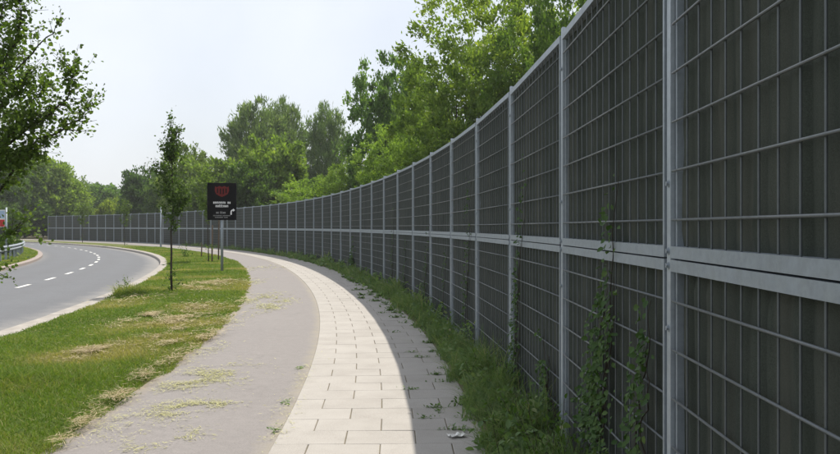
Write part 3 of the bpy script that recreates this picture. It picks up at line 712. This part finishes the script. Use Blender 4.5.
limb(1.9, [(0, 190, 8.8), (16, 165, 8.7), (38, 140, 8.6), (62, 130, 8.6), (82, 118, 8.6), (88, 100, 8.6)], 0.02, side=3)
limb(2.2, [(-15, 160, 9.0), (15, 120, 9.1), (38, 95, 9.1), (52, 82, 9.1)], 0.018, side=5)
limb(2.6, [(-25, 100, 8.8), (0, 70, 8.7), (18, 40, 8.7), (20, 10, 8.7), (22, -12, 8.7)], 0.02, side=5)
limb(3.0, [(-25, 60, 9.0), (-5, 30, 9.2), (8, 0, 9.2), (14, -25, 9.2)], 0.02, side=6)
limb(2.3, [(-20, 130, 8.6), (5, 105, 8.3), (20, 85, 8.2), (30, 70, 8.2)], 0.018, side=5)
limb(2.1, [(-20, 160, 8.6), (5, 140, 8.4), (22, 125, 8.3), (35, 112, 8.3)], 0.016, side=6)
limb(1.8, [(-20, 185, 8.6), (0, 172, 8.5), (12, 160, 8.5), (22, 150, 8.5), (34, 152, 8.5)], 0.012, side=5)
limb(2.4, [(-25, 125, 9.2), (-2, 95, 9.4), (8, 60, 9.4), (12, 40, 9.4)], 0.018, side=6)
limb(1.0, [(-30, 252, 8.4), (-6, 240, 8.3), (10, 233, 8.3), (20, 226, 8.3)], 0.008, side=2, leafy=0.7)
limb(0.75, [(-30, 275, 8.4), (-12, 270, 8.3), (2, 268, 8.3)], 0.006, side=1, leafy=0.5)
for i in range(26):                       # the rest of the crown, left of the frame
    a = r.uniform(1.2, 5.0); z = r.uniform(1.9, 5.0)
    pts = twiggy(r, (TB.x, TB.y, z), (math.cos(a), math.sin(a), 0.9), r.uniform(0.8, 1.5), 5); stems.append((pts, 0.01, 1.0))
    for q in range(4): stems.append((twiggy(r, pts[r.randrange(1, 5)], (math.cos(a + r.uniform(-1.3, 1.3)), math.sin(a + r.uniform(-1.3, 1.3)), r.uniform(0, 0.9)), r.uniform(0.3, 0.6), 3), 0.004, 1.3))
stems = [([p - TB for p in map(Vector, pts)], r0, lf) for pts, r0, lf in stems]
b, cr = grow(5, stems, 0.054, 0.042, 44, 0.03)
e = empty('street_tree', TB); link('trunk', b.mesh('trunk', M['bark_dark'], True), e); c = link('crown', cr, e); c.color = (0.75, 0.8, 0.72, 1)
tag(e, 'near leafy tree reaching into the picture from its left edge', 'tree')

# ------------------------------------------------------------------ climbers on the barrier
def vine(px0, y0, px1, y1, wid, nleaf, label, seed, lower=1.0, size=0.034):
    r = np.random.default_rng(seed); s0, s1 = fence_s(px0), fence_s(px1)
    P0, P1 = at(s0, 0.08), at(s1, 0.08); z0 = max(0.0, EYE + (227 - y0) / F * P0[1]); z1 = EYE + (227 - y1) / F * P1[1]
    base = Vector(at(s0, 0.08)); nst = 6 if wid > 0.15 else 4 if wid > 0.1 else 2; b = MB(); C, D, N = [], [], []
    t_ = np.linspace(0, 1, 14)
    for q in range(nst):
        k0 = r.normal(0, wid * 1.2); top = 1.0 if q == 0 else r.uniform(0.25, 0.8)
        ss = s0 + (s1 - s0) * t_ * top + k0 * (1 - t_) * lower + np.cumsum(r.normal(0, 0.028, 14))
        zz = z0 + (z1 - z0) * t_ * top; oo = 0.062 + np.abs(r.normal(0, 0.008, 14))
        pts = at(ss, oo); pts[:, 2] = zz; pts = [Vector(p) - base for p in pts]
        b.tube(pts, [0.005 * (1 - 0.7 * x) for x in t_], 5)
        for _ in range(int(1.9 * nleaf) // nst):
            u = r.random() ** 1.25
            if r.random() > 0.3 + 0.8 * (math.sin(u * 19 + seed + q * 2) * 0.5 + 0.5) ** 1.5: continue
            i = u * 13; a = int(i); p = pts[a].lerp(pts[min(13, a + 1)], i - a)
            sp = wid * (0.5 + 0.9 * abs(math.sin(u * 11 + seed * 1.7))) * (0.24 + 0.75 * (1 - u) ** 1.3 * lower) ; th = head(s0)
            al, ou = r.normal(0, sp), abs(r.normal(0, 0.025)) + 0.012
            C.append(tuple(p + Vector((-math.sin(th) * al - math.cos(th) * ou, math.cos(th) * al - math.sin(th) * ou, r.normal(0, 0.03)))))
            D.append((-math.cos(th) * 0.5 + r.normal(0, .5), r.normal(0, .6), -0.6 + r.normal(0, .4))); N.append((-math.cos(th) * 0.9 + r.normal(0, .4), -0.3 + r.normal(0, .4), 0.6 + r.normal(0, .3)))
    n = len(C); ln = size * r.uniform(0.55, 1.3, n)
    e = empty('climbing_vine', base); link('stem', b.mesh('stem', M['bark_dark'], True), e)
    lf = link('foliage', leaves6(np.array(C), np.array(D), np.array(N), ln, ln * 0.72, np.clip(r.normal(0.4, 0.2, n), 0, 1), 'foliage', M['vine']), e); lf.color = (1, 1, 1, 1)
    tag(e, label, 'vine', 'climbers on the noise barrier')
vine(596, 440, 626, 158, 0.17, 620, 'thickest climber, on the second bay from the right picture edge', 31)
vine(640, 460, 648, 300, 0.09, 170, 'low climber close to the left of the widest near post', 32)
vine(512, 385, 529, 158, 0.11, 330, 'tall thin climber on the third bay, topping the middle rail', 33)
vine(548, 410, 545, 330, 0.12, 130, 'short leafy climber low beside the fourth post', 34)
vine(466, 335, 472, 178, 0.08, 150, 'narrow climber beside a post just right of the picture centre', 35)
vine(440, 320, 447, 250, 0.09, 120, 'low climber below the middle rail right of the picture centre', 36)
vine(424, 300, 429, 224, 0.1, 120, 'small climber reaching just over the middle rail at the picture centre', 37)
vine(405, 295, 408, 235, 0.1, 110, 'small climber below the middle rail left of the centre climber', 38)
vine(392, 290, 394, 205, 0.1, 120, 'slim climber on the bay left of the picture centre', 39)
vine(352, 275, 354, 235, 0.14, 110, 'bushy low climber on a distant bay', 40, size=0.1)
# broad leaved weeds at the foot of the barrier
def weed(base, h, wid, nst, per, label, seed, size=0.055, col=(0.6, 0.75, 0.7)):
    r = random.Random(seed); stems = []
    for i in range(nst):
        a = r.uniform(0, 6.28); stems.append((twiggy(r, (r.gauss(0, wid * .25), r.gauss(0, wid * .25), -0.03), (math.cos(a) * wid / h, math.sin(a) * wid / h, 1), h * r.uniform(0.6, 1.05), 5, 0.15), 0.004, 1.0))
    b, cr = grow(seed, stems, size, size * 0.5, per, 0.02); cr.name = 'foliage'
    e = empty('weed', base); link('stem', b.mesh('stem', M['bark_dark'], True), e); c = link('foliage', cr, e); c.color = (*col, 1)
    tag(e, label, 'weed', 'weeds growing wild')
def fp(px, o): return at(fence_s(px, o), o)
weed(fp(592, 0.3), 0.6, 0.3, 22, 44, 'leafy weed at the foot of the thickest climber', 51)
weed(fp(550, 0.3), 0.62, 0.32, 24, 44, 'leafy weed in the tall grass beside the short leafy climber', 52)
weed(fp(522, 0.3), 0.5, 0.28, 18, 44, 'leafy weed at the foot of the tall thin climber', 53)
weed(fp(490, 0.3), 0.42, 0.25, 16, 40, 'leafy weed in tall grass between the third and fourth visible climbers', 54)
weed(fp(455, 0.3), 0.3, 0.25, 10, 30, 'leafy weed at the barrier foot right of the picture centre', 55)
weed(fp(462, 0.62), 0.12, 0.2, 12, 40, 'low weed rosette spilling onto the paving slabs', 56, 0.06)
weed(gp(122, 294), 0.55, 0.22, 9, 40, 'weed standing alone by the road kerb', 57, 0.07, (1.0, 1.0, 1.1))
weed(gp(135, 292), 0.3, 0.3, 9, 40, 'lower bushy weed beside the lone weed at the road kerb', 58, 0.07)
weed(gp(186, 258), 0.75, 0.5, 10, 26, 'wild plant in rank grass left of the staked young tree', 59, 0.12)

# ------------------------------------------------------------------ black sign on a pole
SP = gp(222, 272); sg = tag(empty('roadside_sign', SP, 0.2), 'black advertising sign with red emblem on a grey pole in the verge', 'sign')
M['black'] = plain('sign_black', (0.006, 0.006, 0.007), 0.7, 0.04, 0, 0.2)
M['red'] = plain('sign_red', (0.13, 0.012, 0.01), 0.6, 0.2, 0, 0.2, 20); M['white'] = plain('sign_white', (0.75, 0.75, 0.75), 0.5, 0.3, 0, 0.06)
M['dimwhite'] = plain('sign_grey_print', (0.3, 0.3, 0.3), 0.5, 0.3, 0, 0.06)
link('pole', MB().tube([(0, 0, -0.4), (0, 0, 3.15)], 0.05, 14).mesh('pole', M['galv'], True), sg)
for z in (2.1, 2.95): link('clamp', MB().box(-0.075, 0.075, -0.07, 0.06, z - 0.03, z + 0.03).mesh('clamp', M['galv']), sg)
SW, Z0, Z1 = 0.5, 1.87, 3.2
pl = link('panel', MB().box(-SW, SW, -0.12, -0.09, Z0, Z1, 0.005).mesh('panel', M['black']), sg)
link('edge_trim', MB().box(-SW - .012, -SW + .0, -0.125, -0.085, Z0, Z1).box(SW, SW + .012, -0.125, -0.085, Z0, Z1).mesh('edge_trim', M['dark']), pl)
def face(name, mb, m): link(name, mb.mesh(name, m), pl)
fy0, fy1 = -0.126, -0.1195
shield = [(-0.24, 3.08), (-0.17, 3.04), (-0.09, 3.09), (0.0, 3.05), (0.09, 3.09), (0.17, 3.04), (0.24, 3.08), (0.25, 2.92), (0.2, 2.8), (0.1, 2.74), (0.0, 2.7), (-0.1, 2.74), (-0.2, 2.8), (-0.25, 2.92)]
face('emblem', MB().prism([(x, z) for x, z in shield], fy0, fy1), M['red'])
eb = MB()
for x in (-0.15, -0.05, 0.05, 0.15): eb.box(x - 0.022, x + 0.022, fy0 - 0.004, fy0 - 0.0005, 2.84 if abs(x) > .1 else 2.8, 3.0)
face('emblem_mark', eb, M['black'])
def words(z, hgt__, spans, m, name):
    r = random.Random(int(z * 100))
    for x0, x1 in spans:
        mb = MB()
        x = x0
        while x < x1 - 0.01:
            ww = hgt__ * r.uniform(0.4, 0.62); x2 = min(x1, x + ww); up = r.random()
            hi = z + hgt__ * (1.0 if up < 0.3 else 0.74); st = hgt__ * 0.2
            mb.box(x, x + st, fy0, fy1, z, hi)                        # stem
            if x2 - x > st * 2:
                mb.box(x + st, x2, fy0, fy1, z + hgt__ * 0.54, z + hgt__ * 0.74)
                if up > 0.45: mb.box(x2 - st, x2, fy0, fy1, z, z + hgt__ * 0.54)
                else: mb.box(x + st, x2, fy0, fy1, z, z + st)
            x = x2 + hgt__ * 0.16
        face(name, mb, m)
words(2.455, 0.095, [(-0.3, 0.13), (0.2, 0.3)], M['white'], 'lettering'); words(2.33, 0.095, [(-0.22, 0.22)], M['white'], 'lettering')
words(2.1, 0.08, [(-0.2, -0.1), (-0.06, 0.14)], M['dimwhite'], 'lettering')
words(2.01, 0.04, [(-0.3, 0.0), (0.03, 0.3)], M['dimwhite'], 'lettering'); words(1.945, 0.04, [(-0.24, 0.05), (0.08, 0.22)], M['dimwhite'], 'lettering')
ar = MB(); arc = []
for i in range(7):
    a = math.radians(180 - 90 * i / 6); arc.append((0.39 + 0.09 * math.cos(a), 2.16 + 0.09 * math.sin(a)))
inn = [(0.39 + 0.045 * math.cos(math.radians(180 - 90 * i / 6)), 2.16 + 0.045 * math.sin(math.radians(180 - 90 * i / 6))) for i in range(7)]
for i in range(6): ar.prism([arc[i], arc[i+1], inn[i+1], inn[i]], fy0, fy1)
ar.box(0.3, 0.345, fy0, fy1, 2.06, 2.16); ar.prism([(0.39, 2.285), (0.39, 2.17), (0.46, 2.227)], fy0, fy1)
face('arrow', ar, M['white'])

# grey pole at the far edge of the verge
b = MB().tube([(0, 0, -0.3), (0, 0, 0.05), (0, 0, 1.5), (0, 0, 3.15)], [0.075, 0.075, 0.06, 0.055], 10).tube([(0, 0, 3.15), (0, 0, 3.2)], [0.07, 0.03], 10)
sx_ = (160.6 - 420) / F; best = min(np.arange(40, 100, 0.25), key=lambda q: abs(at(q, 4.1)[0] / at(q, 4.1)[1] - sx_))
tag(link('grey_pole', b.mesh('grey_pole', M['galv'], True), None, at(best, 4.1)), 'plain grey metal pole in front of the far barrier behind the lone sapling', 'pole')

# guardrail inside the bend
gr = tag(empty('guardrail', at(20, 14.1)), 'grey steel guardrail on the inside of the bend at the left edge', 'guardrail'); g0 = np.array(gr.location)
prof = [(0.0, 0.75), (0.02, 0.735), (-0.055, 0.69), (-0.055, 0.66), (0.02, 0.62), (0.02, 0.575), (-0.055, 0.535), (-0.055, 0.5), (0.02, 0.455), (0.0, 0.44)]
ss = np.arange(20, 62, 0.5); m_ = len(prof)
V = np.stack([at(ss, 14.1 + o, z) for o, z in prof] + [at(ss, 14.104 + o, z) for o, z in prof[::-1]], 1).reshape(-1, 3) - g0
k = 2 * m_; Fq = []
for i in range(len(ss) - 1):
    for j in range(k): Fq.append([i*k+j, i*k+(j+1) % k, (i+1)*k+(j+1) % k, (i+1)*k+j])
link('rail', mesh('rail', V, Fq, M['galv']), gr)
pm = MB().box(-0.05, 0.05, 0.03, 0.13, -0.3, 0.72).mesh('post', M['galv'])
for s in np.arange(20.4, 62, 2.0): link('post', pm, gr, Vector(at(s, 14.1)) - gr.location, head(s) + math.pi / 2)
# blue, white and red sign at the left edge
LS = pp(6.3, 227, 43); LS.z = 0; ls = tag(empty('information_sign', LS, 0.1), 'white blue and red sign on a grey pole behind the guardrail', 'sign')
M['blue'] = plain('sign_blue', (0.35, 0.45, 0.62), 0.5); M['lred'] = plain('sign_bright_red', (0.5, 0.03, 0.03), 0.5)
link('pole', MB().tube([(0, 0, -0.3), (0, 0, 2.62)], 0.045, 10).mesh('pole', M['galv'], True), ls)
link('pole', MB().tube([(-1.2, 0, -0.3), (-1.2, 0, 2.62)], 0.045, 10).mesh('pole', M['galv'], True), ls)
pl2 = link('panel', MB().box(-1.15, -0.05, -0.03, 0.0, 1.62, 2.5).mesh('panel', M['white']), ls)
link('blue_field', MB().box(-1.13, -0.07, -0.036, -0.0305, 2.06, 2.46).mesh('blue_field', M['blue']), pl2)
link('red_field', MB().box(-1.13, -0.07, -0.036, -0.0305, 1.64, 2.0).mesh('red_field', M['lred']), pl2)
tree('green_shrub', 8, 236, 12, 47, 'shrub', (0.7, 0.8, 0.85), 'small dark bush behind the guardrail at the left edge', None, 'shrub', 0.0)

# ------------------------------------------------------------------ scraps on the pavement
lp = gp(457, 437); r = random.Random(4); V = []
for j in range(5):
    for i in range(7): V.append(((i - 3) * 0.022 + r.uniform(-.006, .006), (j - 2) * 0.022 + r.uniform(-.006, .006), 0.012 + r.uniform(0, 0.022)))
Fq = [[j*7+i, j*7+i+1, (j+1)*7+i+1, (j+1)*7+i] for j in range(4) for i in range(6)]
pw = plain('paper', (0.7, 0.7, 0.68), 0.8); o = link('paper_scrap', mesh('paper_scrap', V, Fq, pw), None, lp, 0.4)
sm = o.modifiers.new('thick', 'SOLIDIFY'); sm.thickness = 0.002
tag(o, 'crumpled white paper scrap on the slabs by the tall grass', 'litter')

# ------------------------------------------------------------------ summer haze
hm = bpy.data.materials.new('haze'); hm.use_nodes = True; hn = hm.node_tree; hn.nodes.clear()
ho = hn.nodes.new('ShaderNodeOutputMaterial'); hv = hn.nodes.new('ShaderNodeVolumePrincipled')
hv.inputs['Color'].default_value = (0.93, 0.96, 1.0, 1); hv.inputs['Density'].default_value = 0.0004; hv.inputs['Anisotropy'].default_value = 0.2
hn.links.new(hv.outputs[0], ho.inputs['Volume'])
hz = link('haze', MB().box(-1000, 1000, -400, 1600, -1.5, 22.5).mesh('haze', hm)); tag(hz, 'thin pale summer haze over the whole place', 'haze', kind='stuff')
